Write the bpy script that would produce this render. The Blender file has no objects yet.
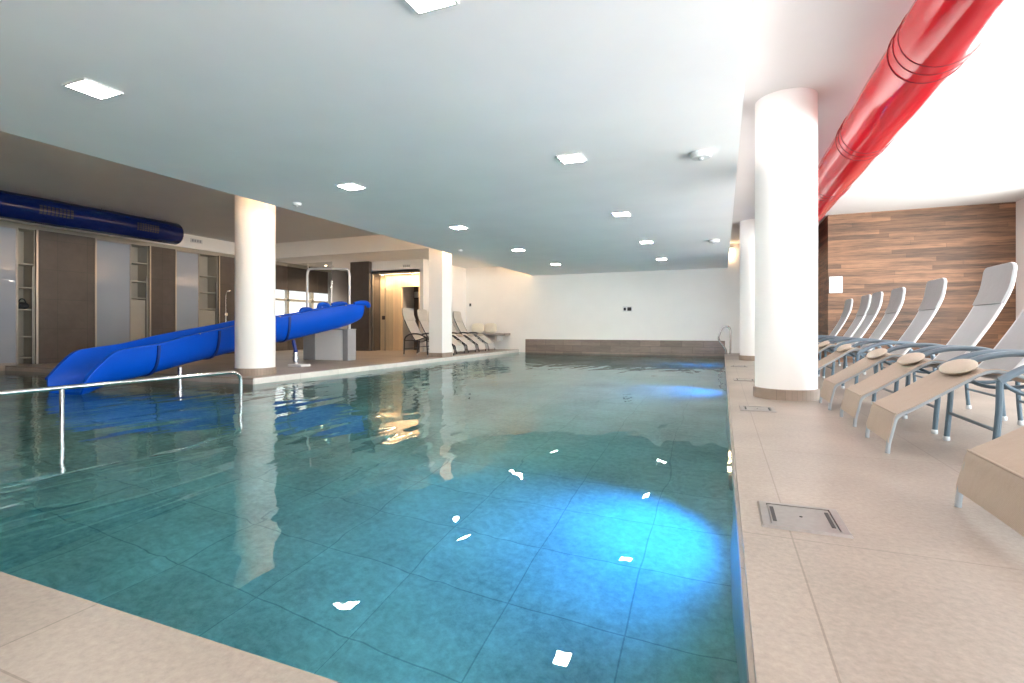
import bpy, math, random
from mathutils import Vector, Matrix

C = bpy.context.scene.collection
SC = bpy.context.scene
PI = math.pi
random.seed(7)

# ------------------------------------------------------------------ camera
F_PX, HORIZON, VPX, EYE = 515.0, 327.5, 722.5, 0.75
cam_data = bpy.data.cameras.new('camera')
cam = bpy.data.objects.new('camera', cam_data)
C.objects.link(cam)
cam_data.sensor_fit = 'HORIZONTAL'
cam_data.sensor_width = 36.0
cam_data.lens = F_PX / 1024 * 36.0
cam_data.shift_y = -(341.5 - HORIZON) / 1024
cam_data.clip_start = 0.05
cam.location = (0, 0, EYE)
cam.rotation_euler = (PI / 2, 0, math.atan((VPX - 512) / F_PX))
SC.camera = cam

# ------------------------------------------------------------------ colour management, light paths
SC.view_settings.view_transform = 'Standard'
SC.view_settings.look = 'None'
SC.view_settings.gamma = 1
SC.view_settings.exposure = 1.3
SC.view_settings.use_curve_mapping = False
SC.cycles.max_bounces = 12
SC.cycles.diffuse_bounces = 6
SC.cycles.glossy_bounces = 5
SC.cycles.transmission_bounces = 8
SC.cycles.transparent_max_bounces = 12
SC.cycles.sample_clamp_indirect = 12
SC.cycles.use_denoising = True

# ------------------------------------------------------------------ world: bright overcast mountain daylight
world = bpy.data.worlds.new('daylight')
SC.world = world
world.use_nodes = True
bg = world.node_tree.nodes['Background']
bg.inputs['Strength'].default_value = 1.0
# pale sky above; unseen bright snow below, added to lift light onto the ceiling
_nt = world.node_tree
_tc = _nt.nodes.new('ShaderNodeTexCoord')
_sp = _nt.nodes.new('ShaderNodeSeparateXYZ')
_mr = _nt.nodes.new('ShaderNodeMapRange')
_mr.inputs['From Min'].default_value = -0.03
_mr.inputs['From Max'].default_value = 0.03
_mx = _nt.nodes.new('ShaderNodeMix')
_mx.data_type = 'RGBA'
_mx.inputs['A'].default_value = (9.0, 8.9, 8.75, 1)
_mx.inputs['B'].default_value = (3.6, 3.8, 4.0, 1)
_nt.links.new(_tc.outputs['Generated'], _sp.inputs[0])
_nt.links.new(_sp.outputs['Z'], _mr.inputs['Value'])
_nt.links.new(_mr.outputs[0], _mx.inputs['Factor'])
_nt.links.new(_mx.outputs['Result'], bg.inputs['Color'])


def area_light(name, loc, rot, sx, sy, power, color, portal=False, spread=None):
    l = bpy.data.lights.new(name, 'AREA')
    l.shape = 'RECTANGLE'
    l.size, l.size_y = sx, sy
    l.energy = power
    l.color = color
    if spread:
        l.spread = spread
    if portal:
        l.cycles.is_portal = True
    o = bpy.data.objects.new(name, l)
    o.location, o.rotation_euler = loc, rot
    C.objects.link(o)
    return o


def spot_light(name, loc, target, power, color, angle, blend=0.6, radius=0.05):
    l = bpy.data.lights.new(name, 'SPOT')
    l.energy, l.color = power, color
    l.spot_size, l.spot_blend, l.shadow_soft_size = angle, blend, radius
    o = bpy.data.objects.new(name, l)
    o.location = loc
    o.rotation_euler = (Vector(target) - Vector(loc)).to_track_quat('-Z', 'Y').to_euler()
    C.objects.link(o)
    return o


# daylight enters through the glazed right-hand wall and the glazing behind the camera
WX, WY0, WY1, WZ0, WZ1 = 5.32, -3.2, 11.4, 0.12, 3.08
area_light('daylight_portal', (WX + 0.12, (WY0 + WY1) / 2, (WZ0 + WZ1) / 2), (0, PI / 2, 0), WZ1 - WZ0, WY1 - WY0, 1, (1, 1, 1), True)
area_light('daylight_portal', (3.4, -3.72, 1.65), (PI / 2, 0, PI), 3.0, 2.7, 1, (1, 1, 1), True)


# ------------------------------------------------------------------ materials
def new_mat(name):
    m = bpy.data.materials.new(name)
    m.use_nodes = True
    nt = m.node_tree
    return m, nt, nt.nodes['Principled BSDF']


def node(nt, kind, **kw):
    n = nt.nodes.new(kind)
    for k, v in kw.items():
        setattr(n, k, v)
    return n


def pbr(name, color, rough=0.5, metal=0.0, noise=0.0, scale=20.0, coat=0.0, bump=0.0, spec=0.5):
    m, nt, b = new_mat(name)
    b.inputs['Base Color'].default_value = (*color, 1)
    b.inputs['Roughness'].default_value = rough
    b.inputs['Metallic'].default_value = metal
    b.inputs['Coat Weight'].default_value = coat
    b.inputs['Specular IOR Level'].default_value = spec
    if noise or bump:
        tc = node(nt, 'ShaderNodeTexCoord')
        nz = node(nt, 'ShaderNodeTexNoise')
        nz.inputs['Scale'].default_value = scale
        nz.inputs['Detail'].default_value = 4
        nt.links.new(tc.outputs['Object'], nz.inputs['Vector'])
        if noise:
            cr = node(nt, 'ShaderNodeMapRange')
            cr.inputs['From Min'].default_value = 0.3
            cr.inputs['From Max'].default_value = 0.7
            cr.inputs['To Min'].default_value = 1 - noise
            cr.inputs['To Max'].default_value = 1 + noise
            mx = node(nt, 'ShaderNodeVectorMath', operation='SCALE')
            mx.inputs[0].default_value = color
            nt.links.new(nz.outputs['Fac'], cr.inputs['Value'])
            nt.links.new(cr.outputs['Result'], mx.inputs['Scale'])
            nt.links.new(mx.outputs['Vector'], b.inputs['Base Color'])
        if bump:
            bp = node(nt, 'ShaderNodeBump')
            bp.inputs['Strength'].default_value = bump
            bp.inputs['Distance'].default_value = 0.01
            nt.links.new(nz.outputs['Fac'], bp.inputs['Height'])
            nt.links.new(bp.outputs['Normal'], b.inputs['Normal'])
    return m


def emis(name, color, strength):
    m, nt, b = new_mat(name)
    b.inputs['Base Color'].default_value = (*color, 1)
    b.inputs['Emission Color'].default_value = (*color, 1)
    b.inputs['Emission Strength'].default_value = strength
    return m


def tiled(name, axes, size, origin, base, joint, var=0.12, jw=0.004, rough=0.4, speck=0.10, nscale=9.0, stagger=0.0, grain=(1, 1, 1), shuffle=False):
    """stone or tile laid on a world-aligned grid: axes picks the two world axes of the grid"""
    m, nt, b = new_mat(name)
    L = nt.links
    tc = node(nt, 'ShaderNodeNewGeometry')
    sp = node(nt, 'ShaderNodeSeparateXYZ')
    L.new(tc.outputs['Position'], sp.inputs[0])
    cb = node(nt, 'ShaderNodeCombineXYZ')
    for k, ax in enumerate(axes):
        ad = node(nt, 'ShaderNodeMath', operation='ADD')
        if len(ax) == 2:
            a2 = node(nt, 'ShaderNodeMath', operation='ADD')
            L.new(sp.outputs[ax[0]], a2.inputs[0])
            L.new(sp.outputs[ax[1]], a2.inputs[1])
            L.new(a2.outputs[0], ad.inputs[0])
        else:
            L.new(sp.outputs[ax], ad.inputs[0])
        ad.inputs[1].default_value = -origin[k] + 200 * size[k]
        L.new(ad.outputs[0], cb.inputs[k])
    br = node(nt, 'ShaderNodeTexBrick')
    br.offset = stagger
    br.squash = 1.0
    br.inputs['Scale'].default_value = 1.0
    br.inputs['Brick Width'].default_value = size[0]
    br.inputs['Row Height'].default_value = size[1]
    br.inputs['Mortar Size'].default_value = jw
    br.inputs['Mortar Smooth'].default_value = 0.1
    br.inputs['Color1'].default_value = (*[c * (1 - var) for c in base], 1)
    br.inputs['Color2'].default_value = (*[min(1, c * (1 + var)) for c in base], 1)
    br.inputs['Mortar'].default_value = (*joint, 1)
    if shuffle:
        dv = node(nt, 'ShaderNodeMath', operation='DIVIDE')
        dv.inputs[1].default_value = size[1]
        spc = node(nt, 'ShaderNodeSeparateXYZ')
        L.new(cb.outputs[0], spc.inputs[0])
        L.new(spc.outputs[1], dv.inputs[0])
        fl = node(nt, 'ShaderNodeMath', operation='FLOOR')
        L.new(dv.outputs[0], fl.inputs[0])
        wn = node(nt, 'ShaderNodeTexWhiteNoise', noise_dimensions='1D')
        L.new(fl.outputs[0], wn.inputs['W'])
        ml = node(nt, 'ShaderNodeMath', operation='MULTIPLY_ADD')
        ml.inputs[1].default_value = 9.7
        L.new(wn.outputs['Value'], ml.inputs[0])
        L.new(spc.outputs[0], ml.inputs[2])
        c2 = node(nt, 'ShaderNodeCombineXYZ')
        L.new(ml.outputs[0], c2.inputs[0])
        L.new(spc.outputs[1], c2.inputs[1])
        L.new(c2.outputs[0], br.inputs['Vector'])
    else:
        L.new(cb.outputs[0], br.inputs['Vector'])
    mp = node(nt, 'ShaderNodeMapping')
    mp.inputs['Scale'].default_value = grain
    L.new(tc.outputs['Position'], mp.inputs['Vector'])
    n1 = node(nt, 'ShaderNodeTexNoise')
    n1.inputs['Scale'].default_value = nscale
    n1.inputs['Detail'].default_value = 8
    n1.inputs['Roughness'].default_value = 0.7
    L.new(mp.outputs[0], n1.inputs['Vector'])
    n2 = node(nt, 'ShaderNodeTexNoise')
    n2.inputs['Scale'].default_value = 1.1
    n2.inputs['Detail'].default_value = 3
    L.new(mp.outputs[0], n2.inputs['Vector'])
    su = node(nt, 'ShaderNodeMath', operation='ADD')
    L.new(n1.outputs['Fac'], su.inputs[0])
    L.new(n2.outputs['Fac'], su.inputs[1])
    mr = node(nt, 'ShaderNodeMapRange')
    mr.inputs['From Min'].default_value = 0.65
    mr.inputs['From Max'].default_value = 1.35
    mr.inputs['To Min'].default_value = 1 - 2 * speck
    mr.inputs['To Max'].default_value = 1 + speck
    L.new(su.outputs[0], mr.inputs['Value'])
    mu = node(nt, 'ShaderNodeVectorMath', operation='SCALE')
    L.new(br.outputs['Color'], mu.inputs[0])
    L.new(mr.outputs['Result'], mu.inputs['Scale'])
    L.new(mu.outputs['Vector'], b.inputs['Base Color'])
    b.inputs['Roughness'].default_value = rough
    bp = node(nt, 'ShaderNodeBump')
    bp.inputs['Strength'].default_value = 0.25
    bp.inputs['Distance'].default_value = 0.003
    L.new(n1.outputs['Fac'], bp.inputs['Height'])
    L.new(bp.outputs['Normal'], b.inputs['Normal'])
    return m


M = {}
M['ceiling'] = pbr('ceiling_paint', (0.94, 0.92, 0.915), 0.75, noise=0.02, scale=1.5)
M['slab'] = pbr('slab_shaded_white', (0.68, 0.67, 0.66), 0.75, noise=0.02, scale=1.5)  # same white as the dropped ceiling, greyed so the colour carries its shade
M['wall'] = pbr('wall_paint', (0.91, 0.895, 0.87), 0.7, noise=0.015, scale=2)
M['column'] = pbr('column_paint', (0.88, 0.86, 0.84), 0.6)
M['stone'] = tiled('deck_stone', ('X', 'Y'), (0.9, 1.45), (0.23, 0.62), (0.315, 0.262, 0.222), (0.215, 0.175, 0.145), var=0.03, jw=0.003, rough=0.4, speck=0.20, nscale=48)
M['stone_wall'] = tiled('pool_wall_stone', (('X', 'Y'), 'Z'), (0.9, 0.36), (0.1, -0.005), (0.40, 0.35, 0.31), (0.25, 0.21, 0.18), var=0.06, jw=0.003, rough=0.35, speck=0.12, nscale=7, grain=(1, 1, 3))
M['lit_stone'] = tiled('lit_edge_stone', (('X', 'Y'), 'Z'), (0.9, 0.4), (0.1, -0.005), (0.72, 0.70, 0.66), (0.5, 0.47, 0.44), var=0.04, jw=0.003, rough=0.35, speck=0.08, nscale=8)  # paler copy of the deck stone: light on this face is in the colour
M['band'] = tiled('upstand_tile', ('X', 'Z'), (0.62, 0.19), (-6.1, -0.03), (0.27, 0.215, 0.185), (0.15, 0.12, 0.10), var=0.16, jw=0.004, rough=0.4, speck=0.15, nscale=6, stagger=0.5, grain=(1, 1, 6))
M['pool_floor'] = tiled('pool_floor_stone', ('X', 'Y'), (0.60, 0.52), (-0.435, 2.48), (0.66, 0.64, 0.60), (0.40, 0.40, 0.39), var=0.06, jw=0.004, rough=0.6, speck=0.30, nscale=22)
M['brown_tile'] = tiled('brown_wall_tile', (('X', 'Y'), 'Z'), (0.55, 0.62), (0.02, 0.1), (0.105, 0.084, 0.073), (0.065, 0.065, 0.055), var=0.07, jw=0.004, rough=0.45, speck=0.13, nscale=6)
M['ring_tile'] = tiled('column_base_tile', (('X', 'Y'), 'Z'), (0.06, 0.4), (0, -0.1), (0.33, 0.26, 0.21), (0.24, 0.19, 0.15), var=0.1, jw=0.002, rough=0.4)
M['chrome'] = pbr('polished_steel', (0.78, 0.78, 0.79), 0.12, 1.0)
M['steel'] = pbr('brushed_steel', (0.34, 0.325, 0.31), 0.42, 1.0, noise=0.06, scale=40)
M['dark'] = pbr('dark_slot', (0.02, 0.02, 0.022), 0.6)
M['white_panel'] = pbr('white_laminate', (0.94, 0.95, 0.96), 0.35, noise=0.01, scale=3)
M['grey_panel'] = pbr('grey_panel', (0.36, 0.37, 0.39), 0.4, noise=0.04, scale=6)
M['slide'] = pbr('blue_fibreglass', (0.0005, 0.080, 0.58), 0.36, noise=0.04, scale=3, spec=0.22)
M['slide_dark'] = pbr('dark_blue_flange', (0.004, 0.028, 0.20), 0.4, noise=0.05, scale=8)
M['tube_mid'] = pbr('mid_grey_powder_coat', (0.33, 0.36, 0.385), 0.35, noise=0.03, scale=30)
M['tube_grey'] = pbr('blue_grey_powder_coat', (0.08, 0.13, 0.17), 0.32, noise=0.03, scale=30, coat=0.2)
M['cap'] = pbr('pale_plastic_cap', (0.55, 0.58, 0.60), 0.5, noise=0.02, scale=20)
M['cream_wood'] = tiled('cream_larch_boards', (('X', 'Y'), 'Z'), (0.12, 3.0), (0, -0.02), (0.80, 0.62, 0.42), (0.60, 0.45, 0.29), var=0.05, jw=0.003, rough=0.5, speck=0.05, nscale=5, grain=(6, 6, 0.6))
M['niche'] = pbr('beige_cabinet_board', (0.40, 0.375, 0.32), 0.5, noise=0.03, scale=5)
M['trim_metal'] = pbr('champagne_metal_trim', (0.50, 0.45, 0.40), 0.35, 1.0)
M['fixture_white'] = pbr('white_enamel', (0.74, 0.74, 0.74), 0.4, noise=0.01, scale=8)
M['towel'] = pbr('cream_terry', (0.84, 0.79, 0.68), 0.9, noise=0.05, scale=60, bump=0.4)
M['bench'] = pbr('grey_bench_board', (0.33, 0.31, 0.30), 0.5, noise=0.05, scale=12)
M['led'] = emis('warm_led', (1.0, 0.66, 0.38), 22.0)
M['diffuser'] = emis('downlight_diffuser', (1.0, 0.93, 0.84), 105.0)
M['warm_lamp'] = emis('warm_wall_lamp', (1.0, 0.72, 0.42), 12.0)
M['pool_lens'] = emis('blue_white_lens', (0.35, 0.65, 1.0), 6.0)
M['bag'] = pbr('dark_cloth', (0.03, 0.03, 0.035), 0.8, noise=0.1, scale=30)


def wood_wall():
    m = tiled('reclaimed_wood_planks', (('X', 'Y'), 'Z'), (2.1, 0.088), (0.33, 0.0), (0.215, 0.106, 0.054), (0.06, 0.03, 0.018), var=0.48, jw=0.002, rough=0.5,
              speck=0.42, nscale=4, stagger=0.0, grain=(0.8, 0.8, 11), shuffle=True)
    return m


M['wood'] = wood_wall()


def fabric(name, col, trans=0.35):
    m, nt, b = new_mat(name)
    L = nt.links
    tc = node(nt, 'ShaderNodeTexCoord')
    wv = node(nt, 'ShaderNodeTexChecker')
    wv.inputs['Scale'].default_value = 260
    wv.inputs['Color1'].default_value = (*col, 1)
    wv.inputs['Color2'].default_value = (*[c * 0.86 for c in col], 1)
    L.new(tc.outputs['Object'], wv.inputs['Vector'])
    nz = node(nt, 'ShaderNodeTexNoise')
    nz.inputs['Scale'].default_value = 9
    nz.inputs['Detail'].default_value = 3
    L.new(tc.outputs['Object'], nz.inputs['Vector'])
    bp = node(nt, 'ShaderNodeBump')
    bp.inputs['Strength'].default_value = 0.35
    bp.inputs['Distance'].default_value = 0.02
    L.new(nz.outputs['Fac'], bp.inputs['Height'])
    L.new(bp.outputs['Normal'], b.inputs['Normal'])
    L.new(wv.outputs['Color'], b.inputs['Base Color'])
    b.inputs['Roughness'].default_value = 0.65
    tr = node(nt, 'ShaderNodeBsdfTranslucent')
    L.new(wv.outputs['Color'], tr.inputs['Color'])
    mx = node(nt, 'ShaderNodeMixShader')
    mx.inputs['Fac'].default_value = trans
    L.new(b.outputs[0], mx.inputs[1])
    L.new(tr.outputs[0], mx.inputs[2])
    L.new(mx.outputs[0], nt.nodes['Material Output'].inputs['Surface'])
    return m


M['sling'] = fabric('greige_sling_mesh', (0.50, 0.405, 0.325), 0.18)
M['sling_back'] = fabric('greige_back_mesh', (0.50, 0.51, 0.52), 0.38)
M['headrest'] = fabric('grey_headrest_cloth', (0.42, 0.43, 0.44), 0.22)
M['sling_pale'] = fabric('pale_sling_mesh', (0.74, 0.71, 0.67), 0.2)
M['tube_arm'] = pbr('steel_blue_powder_coat', (0.115, 0.165, 0.21), 0.3, noise=0.03, scale=30, coat=0.2)
M['tube_lit'] = pbr('lit_pale_tube', (0.70, 0.71, 0.72), 0.35, noise=0.03, scale=30)  # sun highlight on lounger backs and gleam of the hoop, put into the colour
M['tube_dark'] = pbr('dark_grey_powder_coat', (0.05, 0.05, 0.06), 0.4, noise=0.03, scale=30)
M['roll'] = fabric('cream_cushion_cloth', (0.60, 0.51, 0.42), 0.1)


def film(name, col, trans, rough=0.12, tcol=None, gloss=1.75):
    m, nt, b = new_mat(name)
    L = nt.links
    b.inputs['Base Color'].default_value = (*col, 1)
    b.inputs['Roughness'].default_value = rough
    b.inputs['Coat Weight'].default_value = 0.6
    b.inputs['Specular IOR Level'].default_value = 0.25
    b.inputs['Coat IOR'].default_value = gloss
    b.inputs['Coat Roughness'].default_value = 0.04
    tc = node(nt, 'ShaderNodeTexCoord')
    mp = node(nt, 'ShaderNodeMapping')
    mp.inputs['Scale'].default_value = (3, 0.35, 3)
    L.new(tc.outputs['Object'], mp.inputs[0])
    nz = node(nt, 'ShaderNodeTexNoise')
    nz.inputs['Scale'].default_value = 1.6
    nz.inputs['Detail'].default_value = 1
    L.new(mp.outputs[0], nz.inputs['Vector'])
    bp = node(nt, 'ShaderNodeBump')
    bp.inputs['Strength'].default_value = 0.5
    bp.inputs['Distance'].default_value = 0.05
    L.new(nz.outputs['Fac'], bp.inputs['Height'])
    L.new(bp.outputs['Normal'], b.inputs['Coat Normal'])
    tr = node(nt, 'ShaderNodeBsdfTranslucent')
    tr.inputs['Color'].default_value = (*(tcol or col), 1)
    mx = node(nt, 'ShaderNodeMixShader')
    mx.inputs['Fac'].default_value = trans
    L.new(b.outputs[0], mx.inputs[1])
    L.new(tr.outputs[0], mx.inputs[2])
    L.new(mx.outputs[0], nt.nodes['Material Output'].inputs['Surface'])
    return m


M['red_film'] = film('glossy_red_film', (0.44, 0.008, 0.026), 0.3, tcol=(0.85, 0.05, 0.04))
M['blue_film'] = film('glossy_navy_film', (0.002, 0.011, 0.09), 0.04, gloss=1.4)
M['red_dark'] = pbr('dark_red_band', (0.16, 0.006, 0.012), 0.4)


def glass(name, tint=(0.93, 0.95, 0.95), refl=1.0):
    m, nt, b = new_mat(name)
    L = nt.links
    nt.nodes.remove(b)
    tr = node(nt, 'ShaderNodeBsdfTransparent')
    tr.inputs['Color'].default_value = (*tint, 1)
    gl = node(nt, 'ShaderNodeBsdfGlossy')
    gl.inputs['Roughness'].default_value = 0.02
    # Schlick reflectance, the same from both faces of the pane
    ge = node(nt, 'ShaderNodeNewGeometry')
    dt = node(nt, 'ShaderNodeVectorMath', operation='DOT_PRODUCT')
    L.new(ge.outputs['Normal'], dt.inputs[0])
    L.new(ge.outputs['Incoming'], dt.inputs[1])
    ab = node(nt, 'ShaderNodeMath', operation='ABSOLUTE')
    L.new(dt.outputs['Value'], ab.inputs[0])
    om = node(nt, 'ShaderNodeMath', operation='SUBTRACT')
    om.inputs[0].default_value = 1.0
    L.new(ab.outputs[0], om.inputs[1])
    pw = node(nt, 'ShaderNodeMath', operation='POWER')
    pw.inputs[1].default_value = 5.0
    L.new(om.outputs[0], pw.inputs[0])
    mu = node(nt, 'ShaderNodeMath', operation='MULTIPLY_ADD')
    mu.inputs[1].default_value = 0.96 * refl
    mu.inputs[2].default_value = 0.04 * refl
    mu.use_clamp = True
    L.new(pw.outputs[0], mu.inputs[0])
    mx = node(nt, 'ShaderNodeMixShader')
    L.new(mu.outputs[0], mx.inputs['Fac'])
    L.new(tr.outputs[0], mx.inputs[1])
    L.new(gl.outputs[0], mx.inputs[2])
    L.new(mx.outputs[0], nt.nodes['Material Output'].inputs['Surface'])
    return m


M['glass'] = glass('clear_glass')
M['glass_dark'] = glass('smoked_glass', (0.86, 0.87, 0.86), 1.2)


def frosted():
    m, nt, b = new_mat('frosted_glass')
    b.inputs['Base Color'].default_value = (0.45, 0.50, 0.56, 1)
    b.inputs['Roughness'].default_value = 0.22
    b.inputs['Coat Weight'].default_value = 0.5
    tc = node(nt, 'ShaderNodeTexCoord')
    nz = node(nt, 'ShaderNodeTexNoise')
    nz.inputs['Scale'].default_value = 0.8
    cr = node(nt, 'ShaderNodeValToRGB')
    cr.color_ramp.elements[0].color = (0.27, 0.32, 0.40, 1)
    cr.color_ramp.elements[1].color = (0.36, 0.40, 0.46, 1)
    nt.links.new(tc.outputs['Object'], nz.inputs['Vector'])
    nt.links.new(nz.outputs['Fac'], cr.inputs['Fac'])
    nt.links.new(cr.outputs['Color'], b.inputs['Base Color'])
    return m


M['frosted'] = frosted()


def water_mat():
    m, nt, b = new_mat('pool_water')
    L = nt.links
    nt.nodes.remove(b)
    geo = node(nt, 'ShaderNodeNewGeometry')
    # short wind-less ripples, livelier near the slide
    mp1 = node(nt, 'ShaderNodeMapping')
    mp1.inputs['Scale'].default_value = (1.25, 0.42, 1)
    mp1.inputs['Rotation'].default_value = (0, 0, math.radians(7))
    L.new(geo.outputs['Position'], mp1.inputs[0])
    n1 = node(nt, 'ShaderNodeTexNoise')
    n1.inputs['Scale'].default_value = 1.7
    n1.inputs['Detail'].default_value = 2.0
    n1.inputs['Roughness'].default_value = 0.4
    n1.inputs['Distortion'].default_value = 0.6
    L.new(mp1.outputs[0], n1.inputs['Vector'])
    n2 = node(nt, 'ShaderNodeTexNoise')
    n2.inputs['Scale'].default_value = 4.2
    n2.inputs['Detail'].default_value = 1.0
    L.new(mp1.outputs[0], n2.inputs['Vector'])
    sp = node(nt, 'ShaderNodeSeparateXYZ')
    L.new(geo.outputs['Position'], sp.inputs[0])
    live = node(nt, 'ShaderNodeMapRange')
    live.inputs['From Min'].default_value = -2.5
    live.inputs['From Max'].default_value = -6.0
    live.inputs['To Min'].default_value = 0.12
    live.inputs['To Max'].default_value = 0.7
    L.new(sp.outputs['X'], live.inputs['Value'])
    mu = node(nt, 'ShaderNodeMath', operation='MULTIPLY')
    L.new(n2.outputs['Fac'], mu.inputs[0])
    L.new(live.outputs[0], mu.inputs[1])
    ad = node(nt, 'ShaderNodeMath', operation='ADD')
    L.new(n1.outputs['Fac'], ad.inputs[0])
    L.new(mu.outputs[0], ad.inputs[1])
    bp = node(nt, 'ShaderNodeBump')
    bp.inputs['Strength'].default_value = 1.0
    bp.inputs['Distance'].default_value = 0.016
    L.new(ad.outputs[0], bp.inputs['Height'])
    rf = node(nt, 'ShaderNodeBsdfRefraction')
    rf.inputs['IOR'].default_value = 1.33
    rf.inputs['Roughness'].default_value = 0.0
    rf.inputs['Color'].default_value = (0.45, 0.87, 0.89, 1)
    gl = node(nt, 'ShaderNodeBsdfGlossy')
    gl.inputs['Roughness'].default_value = 0.0
    fr = node(nt, 'ShaderNodeFresnel')
    fr.inputs['IOR'].default_value = 1.33
    for q in (rf, gl, fr):
        L.new(bp.outputs[0], q.inputs['Normal'])
    mx = node(nt, 'ShaderNodeMixShader')
    L.new(fr.outputs[0], mx.inputs['Fac'])
    L.new(rf.outputs[0], mx.inputs[1])
    L.new(gl.outputs[0], mx.inputs[2])
    L.new(mx.outputs[0], nt.nodes['Material Output'].inputs['Surface'])
    return m


M['water'] = water_mat()


# ------------------------------------------------------------------ mesh building
class MB:
    def __init__(self):
        self.v, self.f = [], []

    def add(self, verts, faces):
        o = len(self.v)
        self.v += [tuple(p) for p in verts]
        self.f += [tuple(i + o for i in f) for f in faces]
        return self

    def box(self, x0, x1, y0, y1, z0, z1):
        x0, x1, y0, y1, z0, z1 = min(x0, x1), max(x0, x1), min(y0, y1), max(y0, y1), min(z0, z1), max(z0, z1)
        vs = [(x, y, z) for z in (z0, z1) for (x, y) in ((x0, y0), (x1, y0), (x1, y1), (x0, y1))]
        return self.add(vs, [(3, 2, 1, 0), (4, 5, 6, 7), (0, 1, 5, 4), (1, 2, 6, 5), (2, 3, 7, 6), (3, 0, 4, 7)])

    def bbox(self, x0, x1, y0, y1, z0, z1, r=0.01):
        """box whose edges are chamfered"""
        x0, x1, y0, y1, z0, z1 = min(x0, x1), max(x0, x1), min(y0, y1), max(y0, y1), min(z0, z1), max(z0, z1)

        def ring(ins, z):
            a, b, c, d = x0 + ins, x1 - ins, y0 + ins, y1 - ins
            return [(a + r, c, z), (b - r, c, z), (b, c + r, z), (b, d - r, z), (b - r, d, z), (a + r, d, z), (a, d - r, z), (a, c + r, z)]
        rings = [ring(r, z0), ring(0, z0 + r), ring(0, z1 - r), ring(r, z1)]
        vs = [p for q in rings for p in q]
        fs = [tuple(range(7, -1, -1)), tuple(range(24, 32))]
        for k in range(3):
            for i in range(8):
                j = (i + 1) % 8
                fs.append((k * 8 + i, k * 8 + j, k * 8 + 8 + j, k * 8 + 8 + i))
        return self.add(vs, fs)

    def tube(self, path, r, n=10, closed=False, caps=True):
        P = [Vector(p) for p in path]
        rs = r if isinstance(r, (list, tuple)) else [r] * len(P)
        m = len(P)
        T = []
        for i in range(m):
            a = P[i - 1] if (i > 0 or closed) else P[i]
            b = P[(i + 1) % m] if (i < m - 1 or closed) else P[i]
            T.append((b - a).normalized())
        up = Vector((0, 0, 1)) if abs(T[0].z) < 0.9 else Vector((1, 0, 0))
        N = (up - T[0] * up.dot(T[0])).normalized()
        vs, fs = [], []
        for i in range(m):
            N = (N - T[i] * N.dot(T[i]))
            N = N.normalized() if N.length > 1e-6 else T[i].orthogonal().normalized()
            B = T[i].cross(N)
            for k in range(n):
                a = 2 * PI * k / n
                vs.append(P[i] + (N * math.cos(a) + B * math.sin(a)) * rs[i])
        for i in range(m if closed else m - 1):
            for k in range(n):
                j = (i + 1) % m
                fs.append((i * n + k, i * n + (k + 1) % n, j * n + (k + 1) % n, j * n + k))
        if caps and not closed:
            fs.append(tuple(range(n - 1, -1, -1)))
            fs.append(tuple(range((m - 1) * n, m * n)))
        return self.add(vs, fs)

    def lathe(self, prof, cx=0, cy=0, n=32):
        vs, fs = [], []
        for (r, z) in prof:
            for k in range(n):
                a = 2 * PI * k / n
                vs.append((cx + r * math.cos(a), cy + r * math.sin(a), z))
        for i in range(len(prof) - 1):
            for k in range(n):
                fs.append((i * n + k, i * n + (k + 1) % n, (i + 1) * n + (k + 1) % n, (i + 1) * n + k))
        fs.append(tuple(range(n - 1, -1, -1)))
        fs.append(tuple(range((len(prof) - 1) * n, len(prof) * n)))
        return self.add(vs, fs)

    def grid(self, rows, closed_u=False):
        """rows: list of equally long lists of points"""
        w = len(rows[0])
        vs = [p for r in rows for p in r]
        fs = []
        for i in range(len(rows) - 1):
            for k in range(w if closed_u else w - 1):
                fs.append((i * w + k, i * w + (k + 1) % w, (i + 1) * w + (k + 1) % w, (i + 1) * w + k))
        return self.add(vs, fs)

    def solid_grid(self, rows, rows2):
        """two matching surfaces joined along their rims"""
        w, h = len(rows[0]), len(rows)
        vs = [p for r in rows for p in r] + [p for r in rows2 for p in r]
        o = w * h
        fs = []
        for i in range(h - 1):
            for k in range(w - 1):
                q = (i * w + k, i * w + k + 1, (i + 1) * w + k + 1, (i + 1) * w + k)
                fs.append(q)
                fs.append(tuple(o + t for t in reversed(q)))
        rim = [i for i in range(w)] + [i * w + w - 1 for i in range(1, h)] + [(h - 1) * w + k for k in range(w - 2, -1, -1)] + [i * w for i in range(h - 2, 0, -1)]
        for a in range(len(rim)):
            b = (a + 1) % len(rim)
            fs.append((rim[b], rim[a], o + rim[a], o + rim[b]))
        return self.add(vs, fs)

    def ellipsoid(self, c, r, n=16, m=10):
        vs, fs = [], []
        for i in range(1, m):
            t = PI * i / m
            for k in range(n):
                a = 2 * PI * k / n
                vs.append((c[0] + r[0] * math.sin(t) * math.cos(a), c[1] + r[1] * math.sin(t) * math.sin(a), c[2] + r[2] * math.cos(t)))
        for i in range(m - 2):
            for k in range(n):
                fs.append((i * n + k, (i + 1) * n + k, (i + 1) * n + (k + 1) % n, i * n + (k + 1) % n))
        vs += [(c[0], c[1], c[2] + r[2]), (c[0], c[1], c[2] - r[2])]
        t, bt = len(vs) - 2, len(vs) - 1
        for k in range(n):
            fs.append((t, k, (k + 1) % n))
            fs.append((bt, (m - 2) * n + (k + 1) % n, (m - 2) * n + k))
        return self.add(vs, fs)

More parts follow.
